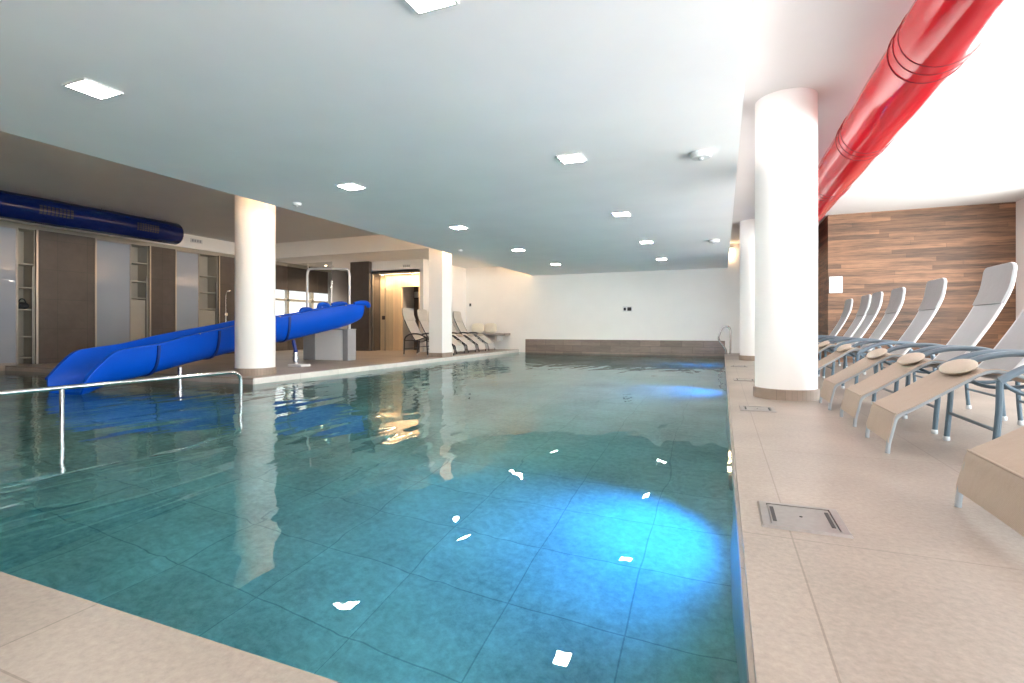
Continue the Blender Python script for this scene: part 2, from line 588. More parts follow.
    def build(self, name, mat, parent=None, smooth=True, angle=35, flat_up=False):
        me = bpy.data.meshes.new(name)
        me.from_pydata(self.v, [], self.f)
        me.update()
        import bmesh
        bm = bmesh.new()
        bm.from_mesh(me)
        if flat_up:
            for fc in bm.faces:
                fc.normal_update()
                if fc.normal.z < 0:
                    fc.normal_flip()
        else:
            bmesh.ops.recalc_face_normals(bm, faces=bm.faces)
        bm.to_mesh(me)
        bm.free()
        if smooth:
            me.polygons.foreach_set('use_smooth', [True] * len(me.polygons))
            me.set_sharp_from_angle(angle=math.radians(angle))
        me.materials.append(mat)
        o = bpy.data.objects.new(name, me)
        C.objects.link(o)
        if parent:
            o.parent = parent
        return o


def tag(o, label, cat, group=None):
    o['label'] = label
    o['category'] = cat
    if group:
        o['group'] = group
    return o


def thing(name, label, cat, loc=(0, 0, 0), rz=0, group=None):
    o = bpy.data.objects.new(name, None)
    C.objects.link(o)
    o.location = loc
    o.rotation_euler = (0, 0, rz)
    return tag(o, label, cat, group)


def struct(o, label=None):
    o['kind'] = 'structure'
    if label:
        o['label'] = label
    return o


def kids(o):
    return [c for c in bpy.data.objects if c.parent == o]


def copy_tree(o, parent=None):
    ch = kids(o)
    c = o.copy()
    C.objects.link(c)
    c.parent = parent
    for k in ch:
        copy_tree(k, c)
    return c


def spline(pts, n=8):
    """Catmull-Rom through pts"""
    P = [Vector(p) for p in pts]
    P = [P[0] * 2 - P[1]] + P + [P[-1] * 2 - P[-2]]
    out = []
    for i in range(1, len(P) - 2):
        for k in range(n):
            t = k / n
            a, b, c, d = P[i - 1], P[i], P[i + 1], P[i + 2]
            out.append(0.5 * ((2 * b) + (c - a) * t + (2 * a - 5 * b + 4 * c - d) * t * t + (3 * b - a - 3 * c + d) * t ** 3))
    out.append(P[-2])
    return out


# ================================================================== THE ROOM
PX0, PX1, PY0, PY1 = -6.45, 0.067, 0.87, 16.4     # pool outline (main basin)
LX, PLY = -13.04, 5.62                             # left wall line, front edge of the left platform
ZC, ZU = 2.5, 3.2                                  # dropped ceiling, slab above
ZW, ZF = -0.095, -1.35                             # water level, pool floor
RX = 5.29                                          # right wall
NY = -3.6                                          # wall behind the camera

struct(MB().box(PX1, RX + 0.3, PY0, 16.7, ZF, 0).build('floor_right', M['stone'], smooth=False))
struct(MB().box(LX - 0.6, RX + 0.3, NY - 0.3, PY0, ZF, 0).build('floor_near', M['stone'], smooth=False))
struct(MB().box(LX - 0.6, PX0, PLY, 16.7, ZF, 0).build('floor_left', M['stone'], smooth=False))
struct(MB().box(LX - 0.6, PX1, PY0, 16.7, ZF - 0.1, ZF).build('floor_pool', M['pool_floor'], smooth=False))
# tiled facing of the basin walls above and below the water
struct(MB().box(PX1 - 0.012, PX1 + 0.01, PY0, PY1, ZF, -0.035).build('wall_pool_right', M['stone_wall'], smooth=False))
struct(MB().box(PX0 - 0.01, PX0 + 0.012, PLY, PY1, ZF, -0.004).build('wall_pool_platform', M['lit_stone'], smooth=False))
struct(MB().box(LX, PX0, PLY - 0.012, PLY + 0.01, ZF, -0.03).build('wall_pool_left', M['stone_wall'], smooth=False))
w = MB()
w.add([(LX, PY0, ZW), (PX1, PY0, ZW), (PX1, PY1, ZW), (PX0, PY1, ZW), (PX0, PLY, ZW), (LX, PLY, ZW)], [(0, 1, 4, 5), (1, 2, 3, 4)])
struct(w.build('water', M['water'], smooth=False, flat_up=True), 'clear turquoise pool water with soft ripples')

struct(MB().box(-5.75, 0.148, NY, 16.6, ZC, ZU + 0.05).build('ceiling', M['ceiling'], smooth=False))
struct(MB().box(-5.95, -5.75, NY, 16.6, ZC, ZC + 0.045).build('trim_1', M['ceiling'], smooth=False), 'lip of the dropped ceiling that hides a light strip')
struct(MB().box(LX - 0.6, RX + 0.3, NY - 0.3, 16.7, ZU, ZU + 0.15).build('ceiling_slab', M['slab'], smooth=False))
struct(MB().box(-8.6, 0.9, 16.4, 16.65, ZF, ZU + 0.1).box(0.9, RX + 0.3, 16.4, 16.65, 0, ZU + 0.1).build('wall_far', M['wall'], smooth=False))
struct(MB().box(-6.2, PX1, 16.37, 16.41, ZF, 0.355).build('baseboard_far', M['band'], smooth=False), 'brown tile upstand along the far pool wall')
struct(MB().box(2.13, RX + 0.1, 13.0, 16.4, 0, ZU).build('wall_wood', M['wood'], smooth=False), 'wall clad in reclaimed brown wood planks')
# right wall: piers round the big glazing
rw = MB()
rw.box(RX, RX + 0.28, WY1, 16.6, 0, ZU + 0.05).box(RX, RX + 0.28, NY - 0.2, WY0, 0, ZU + 0.05)
rw.box(RX, RX + 0.28, WY0, WY1, 0, WZ0).box(RX, RX + 0.28, WY0, WY1, WZ1, ZU + 0.05)
struct(rw.build('wall_right', M['wall'], smooth=False))
wf = MB()
nb = 7
for k in range(nb + 1):
    y = WY0 + (WY1 - WY0) * k / nb
    wf.box(RX + 0.05, RX + 0.13, y - 0.035, y + 0.035, WZ0, WZ1)
wf.box(RX + 0.05, RX + 0.13, WY0, WY1, WZ0, WZ0 + 0.07).box(RX + 0.05, RX + 0.13, WY0, WY1, WZ1 - 0.07, WZ1)
win = struct(wf.build('window_1', M['fixture_white'], smooth=False))
MB().box(RX + 0.085, RX + 0.095, WY0, WY1, WZ0, WZ1).build('pane', M['glass'], win, smooth=False)
# wall behind the camera
NX0, NX1 = 1.9, 4.9  # unseen window opening, sized for the daylight it adds
nw = MB()
nw.box(LX - 0.6, NX0, NY - 0.25, NY, 0, ZU + 0.05).box(NX1, RX + 0.2, NY - 0.25, NY, 0, ZU + 0.05)
nw.box(NX0, NX1, NY - 0.25, NY, 0, 0.3).box(NX0, NX1, NY - 0.25, NY, 3.0, ZU + 0.05)
struct(nw.build('wall_near', M['wall'], smooth=False))
wf = MB()
for k in range(3):
    x = NX0 + (NX1 - NX0) * k / 2
    wf.box(x - 0.035, x + 0.035, NY - 0.13, NY - 0.05, 0.3, 3.0)
wf.box(NX0, NX1, NY - 0.13, NY - 0.05, 0.3, 0.37).box(NX0, NX1, NY - 0.13, NY - 0.05, 2.93, 3.0)
win = struct(wf.build('window_2', M['fixture_white'], smooth=False))
MB().box(NX0, NX1, NY - 0.095, NY - 0.085, 0.3, 3.0).build('pane', M['glass'], win, smooth=False)

# left wall, its white fascia, tiled piers
struct(MB().box(LX - 0.6, LX - 0.45, NY, 16.6, -0.0, ZU + 0.05).build('wall_left', M['brown_tile'], smooth=False))
struct(MB().box(LX - 0.45, LX, NY, PLY - 0.02, ZF, 0).build('wall_left_base', M['stone_wall'], smooth=False))
struct(MB().box(LX - 0.5, LX + 0.02, NY, 16.4, 2.85, ZU).build('trim_2', M['wall'], smooth=False), 'white fascia above the cabinets')
struct(MB().box(LX - 0.5, LX - 0.06, NY, 16.4, 2.75, 2.85).build('trim_3', M['niche'], smooth=False))
for (y0, y1) in ((6.10, 7.18), (8.36, 9.01), (10.24, 11.2)):
    o = struct(MB().box(LX - 0.45, LX, y0, y1, 0, 2.76).build('wall_pier', M['brown_tile'], smooth=False), 'brown tiled wall pier')
    MB().box(LX - 0.004, LX + 0.012, y0 - 0.012, y0 + 0.022, 0, 2.76).build('edge_trim', M['trim_metal'], o, smooth=False)
    MB().box(LX - 0.004, LX + 0.012, y1 - 0.022, y1 + 0.012, 0, 2.76).build('edge_trim', M['trim_metal'], o, smooth=False)
struct(MB().box(LX - 0.45, LX, 3.6, 4.3, 0, 2.76).box(LX - 0.45, LX, NY, 2.4, 0, 2.76).build('wall_pier', M['brown_tile'], smooth=False))

# beam and lower soffit behind it, back rooms
struct(MB().box(LX, -6.49, 11.26, 11.62, 2.76, ZU).build('beam', M['wall'], smooth=False), 'white ceiling beam behind the slide lit by a warm cove')
struct(MB().box(LX, -6.49, 11.62, 16.4, 2.86, ZU).build('ceiling_back', M['wall'], smooth=False))
struct(MB().box(-8.62, -8.49, 13.58, 16.4, 0, 2.87).build('wall_return', M['wall'], smooth=False))


def column(name, cx, cy, r, z1, label):
    prof = [(r, 0.0)] + [(r, z1)]
    o = struct(MB().lathe(prof, cx, cy, 64).build(name, M['column']), label)
    MB().lathe([(r + 0.018, 0), (r + 0.018, 0.105), (r + 0.012, 0.11), (r - 0.01, 0.11)], cx, cy, 64).build('base_ring', M['ring_tile'], o)
    return o


column('round_column', 0.63, 6.26, 0.300, ZU, 'white round column nearest the camera on the lounger deck')
column('round_column', 0.67, 13.11, 0.300, ZU, 'white round column half hidden behind the nearest column')
column('round_column', -6.97, 6.12, 0.295, ZU, 'white round column at the platform corner in front of the blue slide')
o = struct(MB().box(-6.87, -6.49, 11.26, 11.76, 0, ZU).build('square_column', M['column'], smooth=False), 'white square column beside the row of far loungers')
MB().box(-6.885, -6.475, 11.245, 11.775, 0, 0.11).build('base_ring', M['ring_tile'], o, smooth=False)

# ------------------------------------------------------------------ light strip in the cove
tag(MB().box(-5.90, -5.86, NY + 0.1, 16.3, ZC + 0.045, ZC + 0.06).build('light_strip', M['led'], smooth=False),
    'warm light strip hidden behind the lip of the dropped ceiling over the slide side', 'light strip')

# ================================================================== CEILING FITTINGS
def downlight(x, y, label):
    t = thing('ceiling_downlight', label, 'ceiling light', (x, y, ZC), group='square ceiling downlights')
    s, b = 0.113, 0.016
    f = MB()
    for (x0, x1, y0, y1) in ((-s - b, s + b, -s - b, -s), (-s - b, s + b, s, s + b), (-s - b, -s, -s, s), (s, s + b, -s, s)):
        f.box(x0, x1, y0, y1, -0.012, 0.0)
    f.build('frame', M['fixture_white'], t, smooth=False)
    MB().bbox(-s, s, -s, s, -0.006, 0.002, 0.003).build('diffuser', M['diffuser'], t, smooth=False)
    return t


ords = ['nearest the camera', 'second from the camera', 'third from the camera', 'fourth from the camera', 'farthest from the camera']
for k in range(5):
    y = 2.33 + 2.82 * k
    downlight(-4.26, y, 'square lit downlight in the row toward the slide, ' + ords[k])
    downlight(-1.44, y, 'square lit downlight in the row over the pool middle, ' + ords[k])


def disc(name, x, y, r, h, label, cat):
    t = thing(name, label, cat, (x, y, ZC))
    MB().lathe([(r, 0.0), (r, -h * 0.4), (r * 0.86, -h), (r * 0.3, -h * 1.08)], n=28).build('housing', M['fixture_white'], t)
    MB().lathe([(r * 0.22, -h), (r * 0.2, -h * 1.35), (r * 0.1, -h * 1.45)], n=16).build('sensor', M['cap'], t)
    return t


disc('ceiling_speaker', -0.20, 5.5, 0.105, 0.05, 'round white ceiling fitting beside the nearest column', 'ceiling fitting')
disc('ceiling_speaker', -0.16, 11.07, 0.105, 0.05, 'round white ceiling fitting above the far pool ladder rail', 'ceiling fitting')
disc('smoke_detector', -5.54, 5.56, 0.06, 0.035, 'small round white detector above the platform corner column', 'detector')
disc('smoke_detector', -5.49, 10.32, 0.06, 0.035, 'small round white detector above the square column', 'detector')


# ================================================================== AIR DUCTS
def duct(name, label, cx, cz, r, y0, y1, film_mat):
    t = thing(name, label, 'air duct', (cx, 0, cz))
    n = 40
    rows = []
    prof = [(y0, 0.02), (y0 - 0.0, r * 0.6), (y0 + 0.015, r * 0.92), (y0 + 0.05, r)]
    k = 0
    yy = y0 + 0.3
    while yy < y1 - 0.3:
        prof.append((yy, r * (1.0 + 0.012 * math.sin(k * 2.1))))
        yy += 0.35
        k += 1
    prof += [(y1 - 0.05, r), (y1 - 0.015, r * 0.92), (y1, r * 0.6), (y1, 0.02)]
    for (y, rr) in prof:
        rows.append([(rr * math.cos(2 * PI * a / n), y, rr * math.sin(2 * PI * a / n)) for a in range(n)])
    MB().grid(rows, closed_u=True).build('duct_sleeve', film_mat, t, angle=60)
    return t


RCX, RCZ, RR = 1.468, 2.90, 0.260
t = duct('red_air_duct', 'long glossy red film air duct hung under the ceiling beside the white columns', RCX, RCZ, RR, -3.3, 16.2, M['red_film'])
for g in range(-1, 6):
    y0 = 4.62 + 2.0 * g
    hg = MB()
    for d in (0.0, 0.13, 0.27):
        ring = [(1.012 * RR * math.cos(2 * PI * a / 40), y0 + d, 1.012 * RR * math.sin(2 * PI * a / 40)) for a in range(40)]
        hg.tube(ring, 0.0045, 6, closed=True)
    st = hg.build('strap', M['red_dark'], t)
    MB().tube([(0, y0 + 0.13, RR - 0.01), (0, y0 + 0.13, ZU - RCZ + 0.01)], 0.006, 8).build('hanger', M['steel'], st)

BCX, BCZ, BR = -11.8, 2.93, 0.246
t = duct('blue_air_duct', 'long glossy navy blue air duct hung under the ceiling along the cabinets', BCX, BCZ, BR, -3.2, 8.2, M['blue_film'])


def outlet(y0, y1):
    mb = MB()
    for i in range(9):
        for j in range(4):
            a0 = math.radians(-22 + j * 10)
            ya = y0 + (y1 - y0) * i / 9
            yb = ya + (y1 - y0) / 9 * 0.72
            rr0, rr1 = BR * 0.985, BR * 1.012
            ps = [(r_ * math.cos(a), y_, r_ * math.sin(a)) for r_ in (rr0, rr1) for (a, y_) in ((a0, ya), (a0, yb), (a0 + 0.13, yb), (a0 + 0.13, ya))]
            mb.add(ps, [(0, 1, 2, 3), (7, 6, 5, 4), (0, 4, 5, 1), (1, 5, 6, 2), (2, 6, 7, 3), (3, 7, 4, 0)])
    return mb


for (a, b) in ((5.45, 6.0), (7.15, 7.62), (3.7, 4.25)):
    outlet(a, b).build('outlet_grille', M['dark'], t, smooth=False)
for y in (4.6, 6.6, 7.9):
    MB().tube([(0, y, BR - 0.01), (0, y, ZU - BCZ + 0.01)], 0.006, 8).build('hanger', M['steel'], t)


# ================================================================== LOUNGERS
LEG = [(0.012, 0.0), (0.018, 0.06), (0.036, 0.14), (0.052, 0.205), (0.078, 0.235), (0.14, 0.275), (0.30, 0.385), (0.43, 0.475), (0.49, 0.502), (0.55, 0.50), (0.64, 0.475), (0.78, 0.43), (0.90, 0.405), (0.95, 0.41)]
BACK = [(0.90, 0.405), (0.955, 0.475), (1.035, 0.59), (1.155, 0.79), (1.245, 0.97), (1.292, 1.10), (1.310, 1.235)]


def xz(path, y, n=5):
    return [(p.x, y, p.z) for p in spline([(a, 0, b) for (a, b) in path], n)]


def strip(path, half, thick, sag, n=5, hem=None, z_off=0.0):
    """a taut cloth strip along an x/z path with a slightly hollow middle"""
    pts = spline([(a, 0, b) for (a, b) in path], n)
    top, bot = [], []
    for i, p in enumerate(pts):
        a = pts[max(0, i - 1)]
        b = pts[min(len(pts) - 1, i + 1)]
        d = (b - a).normalized()
        nrm = Vector((-d.z, 0, d.x))
        rt, rb = [], []
        for k in range(9):
            u = -1 + k / 4
            h = half(i / (len(pts) - 1)) if callable(half) else half
            s = sag(i / (len(pts) - 1)) if callable(sag) else sag
            q = p + nrm * (z_off - s * (1 - u * u))
            rt.append((q.x + nrm.x * thick / 2, u * h, q.z + nrm.z * thick / 2))
            rb.append((q.x - nrm.x * thick / 2, u * h, q.z - nrm.z * thick / 2))
        top.append(rt)
        bot.append(rb)
    return MB().solid_grid(top, bot)


def make_lounger(label, wide=1.0, group='sling loungers in a row along the right deck', fm=None, sl=None, sb=None, hd=None, am=None, bf=None):
    fm, sl, sb, hd = fm or M['tube_grey'], sl or M['sling'], sb or M['sling_back'], hd or M['headrest']
    am, bf = am or M['tube_arm'], bf or M['tube_lit']
    lf = M['tube_mid'] if fm is M['tube_grey'] else fm
    t = thing('sling_lounger', label, 'lounger', group=group)
    hw = 0.235 * wide          # leg-rest tubes
    fw = 0.322 * (1 + (wide - 1) * 0.55)   # arm frame
    bw = 0.250 * (1 + (wide - 1) * 0.55)   # back frame
    f = MB()
    for s in (-1, 1):
        rail = spline([(a, s * (hw + (bw - hw) * max(0, (a - 0.4) / 0.5)), b) for (a, b) in LEG], 5)
        f.tube(rail, 0.0125, 10)
    f.tube([(0.05, -hw, 0.185), (0.05, hw, 0.185)], 0.010, 8)
    f.tube([(0.93, -bw, 0.405), (0.93, bw, 0.405)], 0.012, 8)
    f.tube([(0.53, -fw, 0.468), (0.53, fw, 0.468)], 0.014, 8)
    f.tube([(1.19, -fw, 0.40), (1.19, fw, 0.40)], 0.013, 8)
    f.build('leg_rest_frame', lf, t)
    # seat bow: the curved bar that hangs under the seat
    for s in (-1, 1):
        bow = spline([(0.52, s * (bw + 0.02), 0.47), (0.56, s * (bw + 0.02), 0.42), (0.66, s * (bw + 0.02), 0.375), (0.80, s * (bw + 0.02), 0.372), (0.94, s * (bw + 0.02), 0.40)], 6)
        MB().tube(bow, 0.0125, 8).build('seat_bow', fm, t)
    # back frame: one bent tube up one side, across the top and down
    side = xz(BACK, -bw, 5)
    other = xz(BACK, bw, 5)[::-1]
    tx, tz = BACK[-1]
    corner = [(tx + 0.003, -bw + 0.012, tz + 0.022), (tx + 0.005, -bw + 0.036, tz + 0.036), (tx + 0.006, -bw + 0.07, tz + 0.042)]
    top = corner + [(p[0], -p[1], p[2]) for p in corner[::-1]]
    MB().tube(side + top + other, 0.0125, 10).build('back_frame', bf, t)
    for s in (-1, 1):
        arm = spline([(0.50, s * fw, 0.455), (0.54, s * fw, 0.488), (0.63, s * fw, 0.540), (0.75, s * fw, 0.575), (0.88, s * fw, 0.584), (1.0, s * fw, 0.572), (1.10, s * fw, 0.535), (1.165, s * fw, 0.475), (1.19, s * fw, 0.40)], 6)
        MB().tube(arm, 0.0205, 12).build('armrest', am, t)
        leg = MB().tube(spline([(0.50, s * fw, 0.46), (0.497, s * fw, 0.30), (0.485, s * fw, 0.14), (0.475, s * fw, 0.012)], 5), [0.0165] * 15 + [0.0175], 10).build('leg', fm, t)
        MB().lathe([(0.016, 0.0), (0.0192, 0.005), (0.0192, 0.024), (0.0172, 0.03)], 0.475, s * fw, 14).build('foot_cap', M['cap'], leg)
        leg = MB().tube(spline([(1.19, s * fw, 0.405), (1.192, s * fw, 0.30), (1.20, s * fw, 0.14), (1.21, s * fw, 0.012)], 5), 0.0155, 10).build('leg', fm, t)
        MB().lathe([(0.017, 0.0), (0.020, 0.006), (0.020, 0.03), (0.0168, 0.036)], 1.21, s * fw, 14).build('foot_cap', M['cap'], leg)
    MB().tube([(0.488, -fw, 0.185), (0.488, fw, 0.185)], 0.0105, 8).build('stretcher', fm, t)
    MB().tube([(1.198, -fw, 0.185), (1.198, fw, 0.185)], 0.0105, 8).build('stretcher', fm, t)
    # cloth: drapes over the foot bend, runs to the knee and down into the seat
    cloth = [(0.012, 0.066), (0.016, 0.10), (0.032, 0.165), (0.046, 0.222), (0.074, 0.250), (0.14, 0.289), (0.30, 0.397), (0.43, 0.487), (0.49, 0.514), (0.55, 0.512), (0.64, 0.485), (0.78, 0.438), (0.90, 0.412)]
    strip(cloth, lambda u: hw + 0.014 + (bw - hw - 0.012) * max(0, (u - 0.55) / 0.45), 0.006, lambda u: 0.004 + 0.022 * max(0, math.sin(PI * max(0, (u - 0.62) / 0.38))), 6).build('seat_sling', sl, t)
    strip(BACK[:-1] + [(1.308, 1.20)], bw + 0.008, 0.006, 0.010, 6, z_off=0.006).build('back_sling', sb, t)
    MB().tube([(0.05, -hw - 0.012, 0.238), (0.05, hw + 0.012, 0.238)], 0.006, 8).build('foot_seam', sl, t)
    hp = [(1.235, 0.945), (1.285, 1.075), (1.310, 1.205), (1.318, 1.283)]
    strip(hp, lambda u: (bw + 0.012) - 0.075 * (1 - math.sqrt(max(0, 1 - max(0, (u - 0.74) / 0.26) ** 2))), 0.020, 0.004, 10, z_off=0.012).build('headrest', hd, t)
    r = MB()
    c = Vector((0.425, 0, 0.512))
    ang = math.radians(-33)
    r.ellipsoid((0, 0, 0), (0.078, hw * 0.9, 0.024), 20, 12)
    r.v = [(c.x + p[0] * math.cos(ang) + p[2] * math.sin(ang), p[1], c.z - p[0] * math.sin(ang) + p[2] * math.cos(ang)) for p in r.v]
    r.build('knee_roll', M['roll'], t)
    return t


RL = [(2.43, 1.15), (3.93, 1), (4.82, 1), (5.66, 1), (7.11, 1), (8.50, 1), (9.42, 1), (10.14, 1), (11.45, 1)]
RLAB = ['sling lounger nearest the camera, only its draped foot end in view',
        'sling lounger beside the nearest one, its whole leg rest and arm in view',
        'third sling lounger from the camera, its back cut by the picture edge',
        'sling lounger with the largest full grey backrest, before the white pier',
        'fifth sling lounger from the camera, second largest full grey backrest',
        'sixth sling lounger from the camera, its backrest left of a wide gap',
        'seventh sling lounger from the camera, overlapping a backrest on its left',
        'eighth sling lounger from the camera, overlapped by the backrest in front',
        'farthest sling lounger of the deck row, closest to the nearest column and white wall box']
proto = make_lounger(RLAB[1])
make_lounger(RLAB[0], RL[0][1]).location = (0.90, RL[0][0], 0)
proto.location = (0.90, RL[1][0], 0)
for k in range(2, 9):
    o = copy_tree(proto)
    o.location = (0.90 + 0.012 * ((k * 7) % 3 - 1), RL[k][0], 0)
    o['label'] = RLAB[k]
LL = [(-6.66, 11.95, 'pale sling lounger before the cream wood room, its back left of the square column'),
      (-6.97, 13.17, 'pale far lounger just right of the square column, first leg rest of four'),
      (-6.97, 13.89, 'pale far lounger by the white wall, second leg rest from the square column'),
      (-6.97, 14.62, 'pale far lounger by the white wall, third leg rest from the square column'),
      (-6.97, 15.35, 'pale far lounger by the grey bench, last leg rest from the square column')]
FG = 'pale sling loungers by the far white wall'
far = make_lounger(LL[0][2], 1.0, FG, M['tube_dark'], M['sling_pale'], M['sling_pale'], M['sling_pale'], M['tube_dark'], M['tube_dark'])
for k, (x, y, lab) in enumerate(LL):
    o = far if k == 0 else copy_tree(far)
    o.location = (x, y, 0)
    o.rotation_euler = (0, 0, PI)
    o['label'] = lab

# ================================================================== THE SLIDE
# stations run from the start (high) to the mouth (in the water): x, y, z of the chute bottom, wall height
ST = [(-7.36, 9.0, 0.90, 0.34), (-7.42, 8.72, 0.78, 0.43), (-7.60, 8.2, 0.645, 0.46), (-7.86, 7.6, 0.50, 0.47), (-7.97, 7.1, 0.435, 0.475), (-8.01, 6.5, 0.325, 0.465), (-8.0, 6.0, 0.24, 0.46),
      (-7.94, 5.4, 0.14, 0.455), (-7.88, 4.92, 0.055, 0.44), (-7.83, 4.5, -0.01, 0.455), (-7.80, 4.27, -0.06, 0.46), (-7.78, 4.08, -0.12, 0.36), (-7.77, 3.93, -0.17, 0.24)]
SP = spline([(a, b, c) for (a, b, c, d) in ST], 6)
SH = [p.x for p in spline([(d, 0, 0) for (a, b, c, d) in ST], 6)]
slide = thing('water_slide', 'bright blue open water slide curving down from its stand into the pool', 'water slide', (0, 0, 0))
HALF, TH = 0.33, 0.028


def chute_ring(i, grow=0.0):
    p = SP[i]
    a, b = SP[max(0, i - 1)], SP[min(len(SP) - 1, i + 1)]
    tg = Vector((b.x - a.x, b.y - a.y, 0)).normalized()
    rt = Vector((tg.y, -tg.x, 0))
    h = SH[i]
    flare = 1.0 + 0.10 * max(0, (i - 50) / 22)
    out, inn = [], []
    n = 18
    for k in range(n + 1):
        a_ = PI * k / n
        # U section: straight walls on a half-round bottom
        u = math.cos(a_)
        cu = math.copysign(abs(u) ** 0.62, u)
        su = 1 - abs(math.sin(a_)) ** 0.9
        for (lst, g) in ((out, grow), (inn, -TH)):
            lst.append(p + rt * (cu * (HALF * flare + g)) + Vector((0, 0, su * h - (g if su < 0.98 else 0) * (1 - su))))
    lip = 0.035 + grow
    r0 = [out[0] + Vector((0, 0, 0.0)) + rt * lip, out[0] + Vector((0, 0, 0.022)) + rt * lip * 0.9]
    r1 = [out[-1] + Vector((0, 0, 0.022)) - rt * lip * 0.9, out[-1] - rt * lip]
    inn[0] = inn[0] + Vector((0, 0, 0.026))
    inn[-1] = inn[-1] + Vector((0, 0, 0.026))
    loop = out + [r1[1], r1[0]] + inn[::-1] + [r0[1], r0[0]]
    return loop


def chute(i0, i1):
    rings = [chute_ring(i) for i in range(i0, i1 + 1)]
    mb = MB().grid(rings, closed_u=True)
    w_ = len(rings[0])
    n = 19
    for base in (0, (len(rings) - 1) * w_):
        # end faces as quads between outer and inner skins
        for k in range(n - 1):
            mb.f.append((base + k, base + k + 1, base + w_ - 3 - k - 1, base + w_ - 3 - k))
    return mb


cuts = [0, 19, 36, 48, len(SP) - 1]
for a, b in zip(cuts[:-1], cuts[1:]):
    sec = chute(a, b).build('chute_section', M['slide'], slide, angle=50)
    if a:
        rings = [chute_ring(a, 0.022)[:19], chute_ring(a)[:19]]
        d = (SP[a + 1] - SP[a]).normalized() * 0.02
        fl = MB()
        o_ = [[q - d for q in rings[0]], [q + d for q in rings[0]]]
        i_ = [[q - d for q in rings[1]], [q + d for q in rings[1]]]
        fl.solid_grid(o_, i_)
        fl.build('flange', M['slide_dark'], sec)
# rounded start lip and grips at the top
p0 = SP[0]
d0 = (SP[0] - SP[2])
d0.z = 0
d0.normalize()
r0 = Vector((d0.y, -d0.x, 0))
for s in (-1, 1):
    c = p0 + r0 * s * (HALF + 0.02) + Vector((0, 0, 0.30)) + d0 * 0.0
    e = MB().tube(spline([c - d0 * 0.30 + Vector((0, 0, 0.05)), c - d0 * 0.1 + Vector((0, 0, 0.07)), c + d0 * 0.05 + Vector((0, 0, 0.055)), c + d0 * 0.10 - Vector((0, 0, 0.02))], 5), [0.03, 0.034, 0.04, 0.044, 0.048, 0.05, 0.052, 0.054, 0.055, 0.055, 0.055, 0.054, 0.052, 0.05, 0.045, 0.03], 14)
    e.build('entry_lip', M['slide'], slide)
for (i, hh) in ((9, 0.10), (13, 0.07)):
    p = SP[i]
    a, b = SP[i - 1], SP[i + 1]
    tg = Vector((b.x - a.x, b.y - a.y, 0)).normalized()
    rt = Vector((tg.y, -tg.x, 0))
    c = p + rt * (HALF + 0.01) + Vector((0, 0, SH[i] - 0.04))
    mb = MB()
    mb.tube(spline([c - tg * 0.11, c - tg * 0.08 + Vector((0, 0, hh)), c + tg * 0.08 + Vector((0, 0, hh)), c + tg * 0.11], 5), 0.05, 10)
    mb.build('entry_grip', M['slide'], slide)
for i in (8, 22, 40):
    p = SP[i]
    a, b = SP[i - 1], SP[i + 1]
    tg = Vector((b.x - a.x, b.y - a.y, 0)).normalized()
    rt = Vector((tg.y, -tg.x, 0))
    c = p - rt * (HALF + 0.03) + Vector((0, 0, SH[i] + 0.02))
    MB().ellipsoid(c, (0.018, 0.018, 0.014), 10, 6).build('bolt', M['chrome'], slide)
# support posts
i = 19
p = SP[i]
bx, by = p.x + 0.25, p.y + 0.12
post = MB().tube([(bx - 0.06, by, p.z + 0.02), (bx, by, 0.30)], 0.035, 12).tube([(bx, by, 0.32), (bx, by, 0.0)], 0.04, 14).build('support_post', M['slide_dark'], slide)
MB().lathe([(0.052, 0.02), (0.055, 0.06), (0.055, 0.16), (0.048, 0.2), (0.052, 0.24), (0.048, 0.27)], bx, by, 16).build('post_sleeve', M['chrome'], post)
MB().bbox(bx - 0.08, bx + 0.26, by - 0.12, by + 0.12, 0.0, 0.045, 0.006).build('foot_plate', M['fixture_white'], post)
i = 42
p = SP[i]
bx, by = p.x + 0.22, p.y
post = MB().tube([(bx, by, p.z + 0.0), (bx, by, ZF)], 0.035, 14).build('support_post', M['chrome'], slide)

# start stand of the slide
SY = 9.35
stand = thing('slide_stand', 'white panelled start platform with a chrome hoop rail behind the slide', 'slide platform', (0, 0, 0))
MB().bbox(-8.78, -7.965, SY + 0.01, SY + 0.26, 0.0, 0.70, 0.008).build('body', M['white_panel'], stand, smooth=False)
MB().bbox(-9.13, -8.775, SY, SY + 0.28, 0.0, 0.70, 0.006).build('side_panel', M['grey_panel'], stand, smooth=False)
MB().bbox(-7.97, -7.82, SY, SY + 0.28, 0.0, 0.70, 0.006).build('side_panel', M['grey_panel'], stand, smooth=False)
MB().bbox(-9.14, -7.81, SY - 0.005, SY + 0.29, 0.70, 0.72, 0.006).build('deck', M['grey_panel'], stand, smooth=False)
hoop = [(-9.1, SY + 0.1, 0.71), (-9.1, SY + 0.1, 1.98), (-9.07, SY + 0.1, 2.09), (-8.96, SY + 0.1, 2.13), (-8.4, SY + 0.1, 2.11), (-7.98, SY + 0.1, 2.08), (-7.89, SY + 0.1, 2.04), (-7.86, SY + 0.1, 1.93), (-7.86, SY + 0.1, 0.71)]
hp = [Vector(hoop[0])] + spline(hoop[1:-1], 5) + [Vector(hoop[-1])]
hp = [Vector((max(-9.12, q.x), q.y, q.z)) for q in hp]
MB().tube(hp, 0.027, 10).build('hoop_rail', M['tube_lit'], stand)  # steel hoop in a pale colour that holds its bright reflection
MB().tube([(-8.5, SY + 0.24, 0.71), (-8.5, SY + 0.24, 1.85)], 0.02, 10).build('rear_post', M['chrome'], stand)

